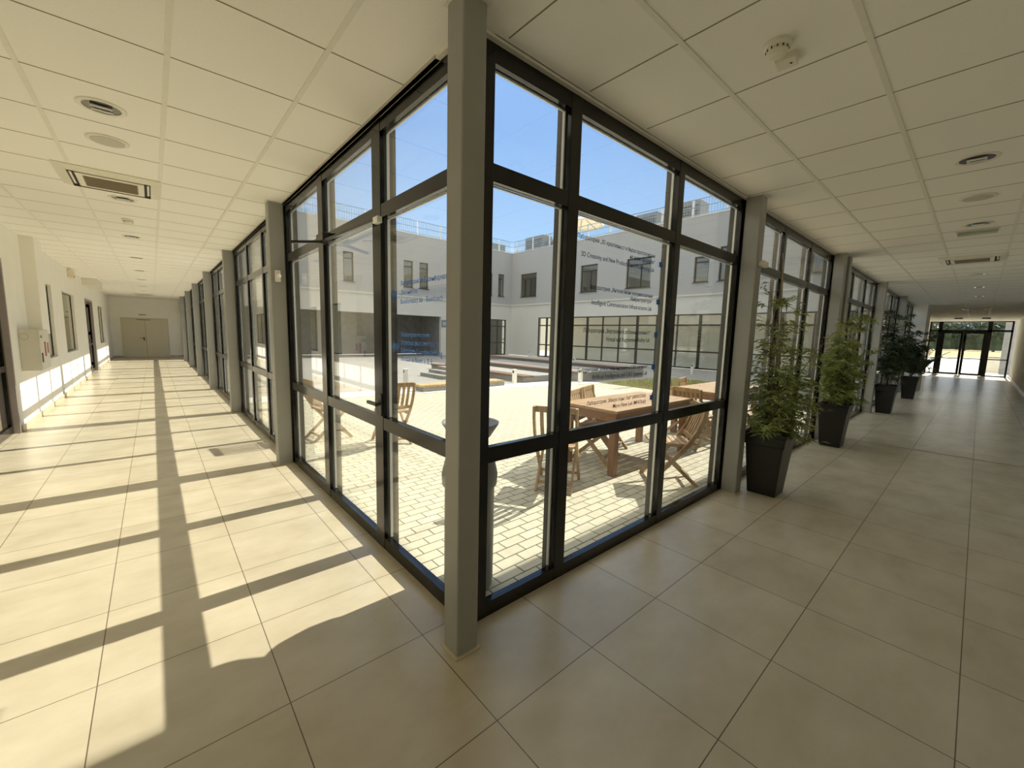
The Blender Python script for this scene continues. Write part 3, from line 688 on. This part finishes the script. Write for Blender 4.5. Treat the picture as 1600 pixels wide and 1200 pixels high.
for y0, y1, h, l in ((1.5, 6.5, 19, 'leftmost hazy pale block on the horizon beyond the trees'), (-3, 0.5, 16, 'lower middle hazy block on the horizon beyond the trees'), (-6, -3.4, 19, 'rightmost hazy pale block on the horizon beyond the trees')):
    root = empty('building', (304, (y0+y1)/2, -0.03)); tag(root, l, 'building', 'distant blocks beyond the field')
    w = MB(); w.box(-4, 4, (y0-y1)/2, (y1-y0)/2, 0, h); w.build('building_walls', 'far_building', root)
    w = MB(); w.box(-4.2, 4.2, (y0-y1)/2-0.2, (y1-y0)/2+0.2, h, h+0.6); w.build('roof_slab', 'concrete', root)

# ------------------------------------------------------------------ potted plants
def blade(m, p, d, L, w_, droop):
    d = d.normalized(); side = d.cross(Vector((0, 0, 1)))
    side = side.normalized() if side.length > 1e-3 else Vector((1, 0, 0))
    q = p+d*L*0.45; e = p+d*L+Vector((0, 0, -droop*L))
    m.face([p, q-side*w_, e]); m.face([p, e, q+side*w_+Vector((0, 0, 0.004))])
def planter_pot(root, bx=0.125, tx=0.185, h=0.62):
    m = MB(); m.taper(0, 0, 0.0, h-0.12, bx, bx, tx-0.02, tx-0.02)
    m.taper(0, 0, h-0.12, h-0.02, tx-0.012, tx-0.012, tx, tx)
    o = m.build('pot', 'black_plastic', root, bevel=0.006)
    m = MB(); t = 0.02
    for a in ((-tx-0.004, tx+0.004, -tx-0.004, -tx+t), (-tx-0.004, tx+0.004, tx-t, tx+0.004), (-tx-0.004, -tx+t, -tx+t, tx-t), (tx-t, tx+0.004, -tx+t, tx-t)): m.box(a[0], a[1], a[2], a[3], h-0.02, h+0.015)
    m.build('pot_rim', 'black_plastic', root)
    m = MB(); m.box(-tx+0.02, tx-0.02, -tx+0.02, tx-0.02, h-0.02, h-0.012); m.build('soil', 'soil', root)
def blocked(wx, wy):
    return wy > -0.135 or (wy > -0.275 and any(abs(wx-cx) < 0.085 for cx in BC[:5])) or (wx > 18.05 and wy > -0.5)
def bamboo(loc, label, h, pot_h, spread, nleaf, stems, mat, seed, rz, stake=None, leafL=0.085, dens_low=1.3, bx=0.125, tx=0.185):
    random.seed(seed)
    root = empty('potted_plant', loc, rz); tag(root, label, 'potted plant', 'potted plants along the right glazing')
    planter_pot(root, bx, tx, pot_h)
    st_ = MB(); lf = MB(); tips = []
    for s_ in range(stems):
        a = random.uniform(0, 6.28); r0 = random.uniform(0.01, 0.09); lean = random.uniform(0.05, spread)*(0.35 if math.sin(a) > 0 else 1)
        hh = h*random.uniform(0.55, 1.0) if s_ else h
        pts = []
        for k in range(9):
            t = k/8; pts.append(Vector((math.cos(a)*(r0+lean*t*t), math.sin(a)*(r0+lean*t*t), pot_h-0.02+(hh-pot_h)*t)))
        st_.tube(pts, 0.006, 5, 0.0025)
        nb = 14
        for b_ in range(nb):
            t = random.uniform(0.12, 1)**dens_low
            i = min(7, int(t*8)); p = pts[i].lerp(pts[i+1], t*8-i)
            aa = random.uniform(0, 6.28); Lb = random.uniform(0.10, 0.30)*(1.25-0.7*t)*(1 if spread < 0.3 else 1.2)
            dv = Vector((math.cos(aa), math.sin(aa), random.uniform(-0.1, 0.7)))
            e = p+dv*Lb
            if blocked(e.x+loc[0], e.y+loc[1]): dv = Vector((dv.x*0.3, -abs(dv.y), dv.z)); e = p+dv*Lb
            if blocked(e.x+loc[0], e.y+loc[1]) or blocked(p.x+loc[0], p.y+loc[1]): continue
            st_.tube([p, p.lerp(e, 0.5)+Vector((0, 0, 0.015)), e], 0.002, 4, 0.0012)
            tips.append((p, e, dv))
    per = max(1, nleaf//len(tips))
    for p, e, dv in tips:
        for k in range(per):
            t = random.uniform(0.25, 1.0); q = p.lerp(e, t)+Vector((random.gauss(0, 0.018), random.gauss(0, 0.018), random.gauss(0, 0.018)))
            a = random.uniform(0, 6.28); d = dv*0.6+Vector((math.cos(a), math.sin(a), random.uniform(-0.6, 0.3)))
            if blocked(q.x+loc[0], q.y+loc[1]) or blocked(q.x+d.x*leafL+loc[0], q.y+d.y*leafL+loc[1]): continue
            blade(lf, q, d, leafL*random.uniform(0.6, 1.25), leafL*0.085, random.uniform(0.0, 0.5))
    st_.build('stems', 'stem', root); lf.build('foliage', mat, root)
    if stake:
        m = MB(); m.tube([(stake[0], stake[1], pot_h-0.15), (stake[2], stake[3], stake[4])], 0.008, 8, 0.006); m.build('support_cane', 'bamboo_cane', root)
    return root
bamboo((3.66, -0.41, 0), 'nearest potted plant, tall airy green shrub in a tapered black planter', 2.05, 0.62, 0.42, 3900, 13, 'leaf', 3, 0.0, (0.02, -0.05, -0.01, 0.04, 2.36), dens_low=2.0, leafL=0.075)
m = None
bamboo((6.62, -0.38, 0), 'second potted plant, denser green shrub in a black planter', 1.95, 0.62, 0.26, 6000, 12, 'leaf', 5, 0.0, (0.03, 0.0, 0.08, 0.02, 2.0), dens_low=1.2)
bamboo((11.32, -0.42, 0), 'third potted plant, dark leafy shrub in a black planter', 2.25, 0.62, 0.30, 2600, 9, 'leaf_dark', 8, 0.0, None, leafL=0.12, dens_low=1.0)
# last one with feathery palm fronds
root = bamboo((15.25, -0.48, 0), 'fourth potted plant with palm fronds, next to the broad white pier', 1.9, 0.62, 0.35, 2200, 8, 'leaf_dark', 11, 0.0, None, leafL=0.14, dens_low=0.8)
m = MB(); random.seed(4)
for k in range(9):
    a = -2.7+k*0.33+random.uniform(-0.1, 0.1); L = random.uniform(0.7, 1.0); p0 = Vector((0, 0, 0.62)); pts = []
    for j in range(10):
        t = j/9; pts.append(p0+Vector((math.cos(a)*L*t*0.75, math.sin(a)*L*t*0.75, L*1.15*t-0.35*L*t*t)))
    m.tube(pts, 0.006, 4, 0.002)
    for j in range(2, 10):
        for sgn in (-1, 1):
            d = (pts[j]-pts[j-1]).normalized(); sd_ = d.cross(Vector((0, 0, 1))).normalized()*sgn
            for q in (0, 0.5):
                blade(m, pts[j-1].lerp(pts[j], q), sd_+d*0.7, 0.26*(1.1-j/12), 0.009, 0.25)
m.build('palm_frond', 'leaf_dark', root)

# ------------------------------------------------------------------ courtyard: ash bin, tables, folding chairs
root = empty('ash_bin', (0.455, 0.245, -0.015)); tag(root, 'dark grey ash bin with bowl top standing outside the glazed corner', 'ash bin')
m = MB(); m.lathe([(0.145, 0), (0.150, 0.04), (0.150, 0.62), (0.165, 0.64), (0.168, 0.70), (0.150, 0.78), (0.105, 0.83), (0.06, 0.84)], 0, 0, 40); m.build('bin_body', 'bin_grey', root, smooth=True)
m = MB(); m.lathe([(0.055, 0.83), (0.055, 0.93)], 0, 0, 24); m.build('neck', 'bin_grey', root, smooth=True)
m = MB(); m.lathe([(0.06, 0.90), (0.12, 0.93), (0.165, 1.00), (0.17, 1.015), (0.155, 1.015), (0.12, 0.985), (0.02, 0.975)], 0, 0, 40); m.build('ash_bowl', 'bin_grey', root, smooth=True)

def table(loc, rz, label, L=1.75, Wd=0.80, H=0.745):
    root = empty('garden_table', loc, rz); tag(root, label, 'table', 'wooden garden tables in the courtyard')
    m = MB(); n = 7; w_ = Wd/n
    for k in range(n): m.box(-L/2+0.06, L/2-0.06, -Wd/2+k*w_+0.002, -Wd/2+(k+1)*w_-0.002, H-0.03, H)
    m.box(-L/2, -L/2+0.058, -Wd/2, Wd/2, H-0.03, H); m.box(L/2-0.058, L/2, -Wd/2, Wd/2, H-0.03, H)
    m.build('tabletop', 'teak', root)
    m = MB(); m.box(-L/2+0.04, L/2-0.04, -Wd/2+0.03, -Wd/2+0.055, H-0.13, H-0.03); m.box(-L/2+0.04, L/2-0.04, Wd/2-0.055, Wd/2-0.03, H-0.13, H-0.03)
    m.box(-L/2+0.03, -L/2+0.055, -Wd/2+0.03, Wd/2-0.03, H-0.13, H-0.03); m.box(L/2-0.055, L/2-0.03, -Wd/2+0.03, Wd/2-0.03, H-0.13, H-0.03)
    m.build('apron', 'teak_leg', root)
    for sx in (-1, 1):
        for sy in (-1, 1):
            m = MB(); cx = sx*(L/2-0.075); cy = sy*(Wd/2-0.075); m.box(cx-0.04, cx+0.04, cy-0.04, cy+0.04, 0, H-0.03); m.build('leg', 'teak_leg', root, bevel=0.004)
    return root
table((3.63, 1.18, -0.015), 0.0, 'nearer wooden garden table, behind the lettered glass')
table((6.28, 1.18, -0.015), 0.0, 'farther wooden garden table, seen at the right of the lettered bay')

def chair():
    root = empty('folding_chair')
    # local: faces +Y ; long members run from the top of the back down to the front feet
    for sx in (-1, 1):
        m = MB(); pts = [(sx*0.205, -0.30, 0.86), (sx*0.205, -0.285, 0.74), (sx*0.205, -0.235, 0.60), (sx*0.205, -0.15, 0.46), (sx*0.205, -0.02, 0.30), (sx*0.205, 0.24, 0.0)]
        for a, b_ in zip(pts, pts[1:]): m.bar(a, b_, 0.024, 0.042, (0, 1, 0.3))
        m.build('back_post', 'acacia', root)
        m = MB(); m.bar((sx*0.172, 0.20, 0.44), (sx*0.172, -0.27, 0.0), 0.022, 0.038, (0, 1, 0.3)); m.build('leg', 'acacia', root)
    m = MB(); m.bar((-0.19, -0.298, 0.835), (0.19, -0.298, 0.835), 0.022, 0.06); m.build('top_rail', 'acacia', root, bevel=0.003)
    m = MB(); m.bar((-0.19, -0.195, 0.515), (0.19, -0.195, 0.515), 0.022, 0.04); m.build('lower_rail', 'acacia', root)
    for k in range(5):
        x = -0.13+k*0.065; m = MB(); m.bar((x, -0.30, 0.81), (x, -0.262, 0.68), 0.036, 0.010, (0, 1, 0)); m.bar((x, -0.262, 0.68), (x, -0.197, 0.52), 0.036, 0.010, (0, 1, 0)); m.build('back_slat', 'acacia', root)
    m = MB()
    for k in range(7):
        y = -0.16+k*0.06; m.box(-0.185, 0.185, y-0.024, y+0.024, 0.440, 0.456)
    m.box(-0.16, -0.14, -0.18, 0.22, 0.415, 0.44); m.box(0.14, 0.16, -0.18, 0.22, 0.415, 0.44)
    m.build('seat', 'acacia', root)
    m = MB(); m.bar((-0.172, -0.19, 0.075), (0.172, -0.19, 0.075), 0.02, 0.03); m.build('stretcher', 'acacia', root)
    m = MB(); m.bar((-0.205, 0.165, 0.085), (0.205, 0.165, 0.085), 0.02, 0.03); m.build('stretcher', 'acacia', root)
    return root
cp = chair(); st = [False]
def ang(fx, fy): return math.atan2(-fx, fy)     # heading of local +Y
for x, y, fx, fy, l in (
    (2.15, 1.06, 0.83, 0.56, 'folding wooden chair at the left end of the nearer table'),
    (3.21, 0.41, -0.65, 0.76, 'folding wooden chair between the nearer table and the glass, slatted seat in sunlight'),
    (3.17, 1.36, 0.33, -0.94, 'folding chair on the far side of the nearer table, left one of two'),
    (3.66, 1.54, 0.33, -0.94, 'folding chair on the far side of the nearer table, right one of two'),
    (4.92, 0.90, 1, -0.10, 'folding chair at the left end of the farther table, back towards the camera'),
    (5.50, 1.36, 0.2, -0.98, 'folding chair on the far side of the farther table, left one of two'),
    (6.10, 1.40, 0.2, -0.98, 'folding chair on the far side of the farther table, right one of two'),
    (5.75, 0.50, 0.0, 1, 'folding chair on the window side of the farther table'),
    (1.52, 3.62, 0.10, 1, 'folding chair on the paving seen through the lettered pane of the left glazing'),
    (0.90, 4.36, 1, 0.08, 'folding chair close outside the glazed door of the left corridor'),
):
    put(cp, st, (x, y, -0.015), ang(fx, fy), l, 'chair', 'folding wooden chairs in the courtyard')

# ------------------------------------------------------------------ terraced benches, bollards
def bench(x0, x1, y0, y1, z, label, zb=-0.02, mat='bench_wood_shaded'):
    root = empty('terrace_bench', ((x0+x1)/2, (y0+y1)/2, zb)); tag(root, label, 'bench', 'terraced concrete benches with wooden seats')
    a = (x1-x0)/2; b_ = (y1-y0)/2
    m = MB(); m.box(-a+0.05, a, -b_+0.02, b_, 0, z-zb-0.05); m.build('concrete_body', 'concrete', root, bevel=0.01)
    m = MB()
    for k in range(4 if mat != 'bench_wood' else int(2*a/0.12)): m.box(-a+k*0.12, -a+k*0.12+0.11, -b_, b_, z-zb-0.05, z-zb)
    m.build('wooden_seat', mat, root)
    if mat != 'bench_wood': m = MB(); m.box(-a+0.48, a, -b_, b_, z-zb-0.05, z-zb-0.01); m.build('concrete_top', 'concrete_floor', root)
bench(4.2, 7.0, 7.65, 8.1, 0.17, 'low wooden platform bench in sunlight by the white strip', mat='bench_wood')
bench(8.1, 9.8, 8.0, 14.0, 0.20, 'lowest terrace bench in the shaded courtyard')
bench(9.9, 12.2, 7.2, 14.0, 0.32, 'middle terrace bench in the shaded courtyard')
bench(12.4, 14.0, 7.2, 16.0, 0.42, 'highest terrace bench in the shaded courtyard')
random.seed(21)
steps = MB()
for k in range(4): steps.box(6.3+k*0.35, 6.65+k*0.35, 10.0, 11.6, -0.02, 0.10+0.1*k)
tag(steps.build('concrete_steps', 'concrete'), 'small concrete steps beside the lowest terrace bench', 'steps')
def bollard():
    root = empty('bollard_light')
    m = MB(); m.box(-0.055, 0.055, -0.055, 0.055, 0, 0.46); m.build('post', 'concrete_white', root, bevel=0.004)
    m = MB(); m.box(-0.058, -0.054, -0.035, 0.035, 0.36, 0.43); m.build('lamp_window', 'dark_slot', root)
    m = MB(); m.box(-0.062, 0.062, -0.062, 0.062, 0.46, 0.475); m.build('cap', 'concrete_white', root)
    return root
bp = bollard(); st = [False]
for x, y, l in ((7.6, 7.9, 'pale bollard light at the end of the lowest terrace bench'), (9.75, 7.0, 'pale bollard light by the tip of the lawn patch'), (15.6, 7.0, 'pale bollard light in the shade behind the lawn, left one of two'),
                (17.2, 6.7, 'pale bollard light in the shade behind the lawn, right one of two'), (15.1, 11.8, 'pale bollard light in front of the east glazing'), (18.8, 19.0, 'pale bollard light near the far courtyard corner'), (4.62, 9.4, 'pale bollard light seen through the left glazing')):
    put(bp, st, (x, y, -0.02), 0, l, 'bollard light', 'pale bollard lights of the courtyard')

# ------------------------------------------------------------------ east and north courtyard buildings
X1, Y1, ZR = 20.3, 22.8, 7.74
EW = [(20.05, 21.75, 4.40, 6.10), (16.55, 18.2, 4.42, 6.12), (14.6, 15.95, 4.40, 6.12), (10.9, 12.5, 4.42, 6.12), (7.70, 8.45, 4.45, 5.75), (6.1, 7.2, 4.45, 6.1), (2.5, 3.4, 4.45, 6.1)]
w = MB(); wall_x(w, X1, X1+0.25, 0.18, Y1+0.25, 3.86, ZR, EW)
struct(w.build('wall_east_upper', 'render_grey'), 'grey rendered upper storey opposite, right facade of the courtyard', 'wall')
GB = (0.6, 19.7)      # glazed part of the east ground floor
w = MB(); wall_x(w, X1+0.02, X1+0.25, 0.18, Y1+0.25, 0, 3.78, [(GB[0], GB[1], 0.0, 2.85)]); 
struct(w.build('wall_east', 'render_cream'), 'pale ground floor wall opposite, right facade of the courtyard', 'wall')
w = MB(); w.box(X1-0.05, X1+0.25, 0.18, Y1+0.25, 3.78, 3.86); struct(w.build('trim_6', 'render_cream'), 'pale ledge band between the storeys of the right facade', 'trim')
w = MB(); w.box(X1-0.02, X1+0.3, 0.18, Y1+0.3, ZR, ZR+0.05); w.box(X1+0.25, X1+12, 0.46, Y1+8, ZR-0.2, ZR-0.01); w.box(X1+11.0, X1+11.2, 0.46, Y1+8, -0.02, ZR-0.2)
struct(w.build('roof_east', 'render_cream'), 'flat roof and parapet coping of the right facade', 'roof')
w = MB(); w.box(X1+2.9, X1+3.0, 0.5, 21, 0, 2.95); w.box(X1+0.25, X1+3, 0.5, 21, 2.95, 3.05); w.box(X1+0.25, X1+3, 0.5, 21, -0.1, 0.0)
struct(w.build('wall_east_inner', 'wall_white'), 'corridor inside the east wing behind its glazing', 'room')
NW = [(1.8, 2.4, 4.4, 6.08), (2.9, 3.5, 4.4, 6.08), (6.4, 7.0, 4.4, 6.08), (7.5, 8.1, 4.4, 6.08), (11.25, 11.9, 4.4, 6.08), (12.35, 13.0, 4.4, 6.08), (15.0, 15.6, 4.4, 6.08), (17.8, 18.42, 4.44, 6.08), (18.97, 19.55, 4.44, 6.10)]
w = MB(); wall_y(w, Y1, Y1+0.25, 0.30, X1, 3.86, ZR, NW)
struct(w.build('wall_north_upper', 'render_grey'), 'grey rendered upper storey at the back of the courtyard', 'wall')
w = MB(); wall_y(w, Y1+0.02, Y1+0.25, 0.30, X1, 0, 3.78, [(0.31, 14.0, 0, 2.66), (17.5, 19.85, 0, 2.70)])
struct(w.build('wall_north', 'render_cream'), 'pale ground floor wall at the back of the courtyard', 'wall')
w = MB(); w.box(0.3, X1, Y1-0.05, Y1+0.25, 3.78, 3.86); struct(w.build('trim_7', 'render_cream'), 'pale ledge band of the back facade', 'trim')
w = MB(); w.box(0.3, X1, Y1-0.02, Y1+0.3, ZR, ZR+0.05); w.box(-2, X1, Y1+0.25, Y1+8, ZR-0.2, ZR-0.01); w.box(0.3, X1, Y1+7.8, Y1+8, 0, ZR-0.2)
struct(w.build('roof_north', 'render_cream'), 'flat roof and parapet coping of the back facade', 'roof')
def facade_window(idx, axis, a, b_, z0, z1, label, split=True, shade='blind_white'):
    root = empty('window_%d' % idx, (X1, a, z0) if axis == 'x' else (a, Y1, z0)); struct(root, label, 'window')
    w_ = b_-a; h = z1-z0
    def bx(m, p, q, d0, d1, r, s_):
        if axis == 'x': m.box(d0, d1, p, q, r, s_)
        else: m.box(p, q, d0, d1, r, s_)
    m = MB(); t = 0.07
    bx(m, 0, t, 0.10, 0.16, 0, h); bx(m, w_-t, w_, 0.10, 0.16, 0, h); bx(m, t, w_-t, 0.10, 0.16, 0, t); bx(m, t, w_-t, 0.10, 0.16, h-t, h); bx(m, t, w_-t, 0.10, 0.16, h*0.76, h*0.76+t)
    if split: bx(m, w_*0.4, w_*0.4+t, 0.10, 0.16, t, h*0.76)
    m.build('window_frame', 'black_frame', root)
    m = MB(); bx(m, t, w_-t, 0.13, 0.14, t, h-t); m.build('window_pane', 'dark_glass', root)
    m = MB(); bx(m, t, w_-t, 0.19, 0.20, t, h-t); m.build('window_blind', shade, root)
    m = MB(); bx(m, -0.05, w_+0.05, -0.06, 0.10, -0.03, 0.0); m.build('window_sill', 'outer_frame', root)
for k, (a, b_, z0, z1) in enumerate(EW): facade_window(40+k, 'x', a, b_, z0, z1, 'upper window of the right courtyard facade, %s from the far corner' % ORD[k], b_-a > 1.1, 'room_dark' if k < 4 else 'blind_white')
for k, (a, b_, z0, z1) in enumerate(NW): facade_window(50+k, 'y', a, b_, z0, z1, 'upper window of the back courtyard facade, %s from the left' % ORD[k], False)
# ground floor glazing of the east wing
vs = []; y = GB[0]
while y < GB[1]-0.3:
    vs.append(y); y += 1.22
vs.append(GB[1])
root = empty('window_70', (X1, GB[0], 0)); struct(root, 'long ground floor glazing of the right courtyard facade', 'glazing')
for k, y in enumerate(vs):
    wd = 0.14 if k % 3 == 0 else 0.07
    m = MB(); m.box(0.02, 0.10, y-GB[0]-wd/2, y-GB[0]+wd/2, 0, 2.85); m.build('mullion', 'black_frame', root)
for z0, z1 in ((0, 0.08), (0.86, 0.94), (2.24, 2.32), (2.78, 2.85)):
    m = MB(); m.box(0.02, 0.08, 0, GB[1]-GB[0], z0, z1); m.build('transom', 'black_frame', root)
for k in range(len(vs)-1):
    m = MB(); m.box(0.045, 0.053, vs[k]-GB[0]+0.06, vs[k+1]-GB[0]-0.06, 0.06, 2.8); m.build('glass_pane', 'window_glass', root)
root = empty('door_5', (17.5, Y1, 0)); struct(root, 'dark glazed door in the far courtyard corner', 'door')
m = MB()
for a in (0, 0.75, 1.5, 2.28): m.box(a, a+0.07, 0.05, 0.12, 0, 2.70)
for z in (0, 0.9, 2.15, 2.63): m.box(0, 2.35, 0.05, 0.12, z, z+0.07)
m.build('door_frame', 'black_frame', root)
m = MB(); m.box(0.05, 2.3, 0.08, 0.09, 0.05, 2.65); m.build('glass_pane', 'dark_glass', root)
m = MB(); m.box(-0.1, 2.45, 0.6, 0.65, 0, 2.75); m.build('inner_screen', 'room_dark', root)
w = MB(); w.box(0.3, 14.2, Y1+3.0, Y1+3.2, 0, 2.8); w.box(14.0, 14.2, Y1+0.25, Y1+3.0, 0, 2.8); w.box(0.3, 14.2, Y1+0.25, Y1+3.2, 2.66, 2.8)
struct(w.build('wall_north_recess', 'concrete'), 'shaded covered passage in the ground floor of the back facade', 'wall')
root = empty('wall_plaque', (14.25, Y1+0.02, 2.2)); tag(root, 'small bluish square plaque on the back courtyard facade', 'plaque')
m = MB(); m.box(-0.22, 0.22, -0.03, 0, -0.24, 0.24); m.build('plaque_plate', 'grey_mark', root)
m = MB(); m.box(-0.14, 0.14, -0.034, -0.03, -0.12, 0.12); m.build('plaque_face', 'far_building', root)
# roof railings
def railing(axis, lo, hi, fixed, label):
    root = empty('roof_railing', (fixed, lo, ZR+0.05) if axis == 'y' else (lo, fixed, ZR+0.05)); tag(root, label, 'railing', 'pale steel railings on the roof edge')
    L = hi-lo; P = (lambda t, z: (0, t, z)) if axis == 'y' else (lambda t, z: (t, 0, z))
    m = MB()
    for z in (0.10, 0.48, 0.86): m.bar(P(0, z), P(L, z), 0.03, 0.03)
    m.build('rail', 'rail_steel', root)
    m = MB(); n = int(L/0.14)
    for k in range(n): m.bar(P(k*0.14, 0.10), P(k*0.14, 0.86), 0.014, 0.014)
    o = m.build('balusters', 'rail_steel', root)
    o['kind'] = 'stuff'
    m = MB(); n = int(L/1.7)
    for k in range(n+1): m.bar(P(k*1.7, 0), P(k*1.7, 0.90), 0.11, 0.03, (1, 0, 0))
    m.build('railing_posts', 'concrete_white', root)
railing('y', 0.3, Y1+0.1, X1+0.15, 'pale roof railing along the right facade')
railing('x', 0.4, X1+0.1, Y1+0.15, 'pale roof railing along the back facade')
def hvac(x, y, a, b_, h, label):
    root = empty('roof_ventilation_unit', (x, y, ZR)); tag(root, label, 'ventilation unit', 'ventilation units on the roof')
    m = MB(); m.box(-a, a, -b_, b_, 0.0, h); m.build('casing', 'hvac_grey', root, bevel=0.02)
    m = MB()
    for k in range(7): m.box(-a-0.02, -a, -b_+0.1, b_-0.1, 0.15+k*(h-0.3)/7, 0.15+k*(h-0.3)/7+0.05)
    m.build('louvre', 'dark_slot', root)
hvac(22.3, 22.0, 0.5, 1.0, 1.45, 'tall dark ventilation unit on the roof near the far corner')
hvac(22.6, 20.0, 0.5, 0.8, 1.0, 'lower ventilation unit on the roof right of the tall dark one')
hvac(22.3, 12.4, 0.5, 0.8, 1.25, 'ventilation unit behind the roof railing above the lettered pane')
hvac(22.3, 9.8, 0.5, 0.75, 1.35, 'ventilation unit behind the roof railing, rightmost one')
hvac(19.6, 24.3, 0.9, 0.4, 0.85, 'small ventilation unit on the back roof near the corner')
root = empty('roof_umbrella', (23.4, 18.6, ZR)); tag(root, 'cream parasol standing on the opposite roof', 'umbrella')
m = MB(); n = 8; R_ = 1.6
for k in range(n):
    a0 = 2*math.pi*k/n; a1 = 2*math.pi*(k+1)/n
    p = (R_*math.cos(a0), R_*math.sin(a0), 2.05); q = (R_*math.cos(a1), R_*math.sin(a1), 2.05); ap = (0, 0, 2.62)
    m.face([p, q, ap]); m.face([q, p, (p[0], p[1], 1.93), (q[0], q[1], 1.93)])
m.build('canopy', 'canvas_cream', root)
m = MB(); m.tube([(0, 0, 0), (0, 0, 2.66)], 0.03, 10); m.build('pole', 'white_plastic', root)
m = MB()
for k in range(n):
    a0 = 2*math.pi*k/n; m.bar((0, 0, 2.58), (R_*math.cos(a0), R_*math.sin(a0), 2.03), 0.02, 0.02)
m.build('ribs', 'outer_frame', root)
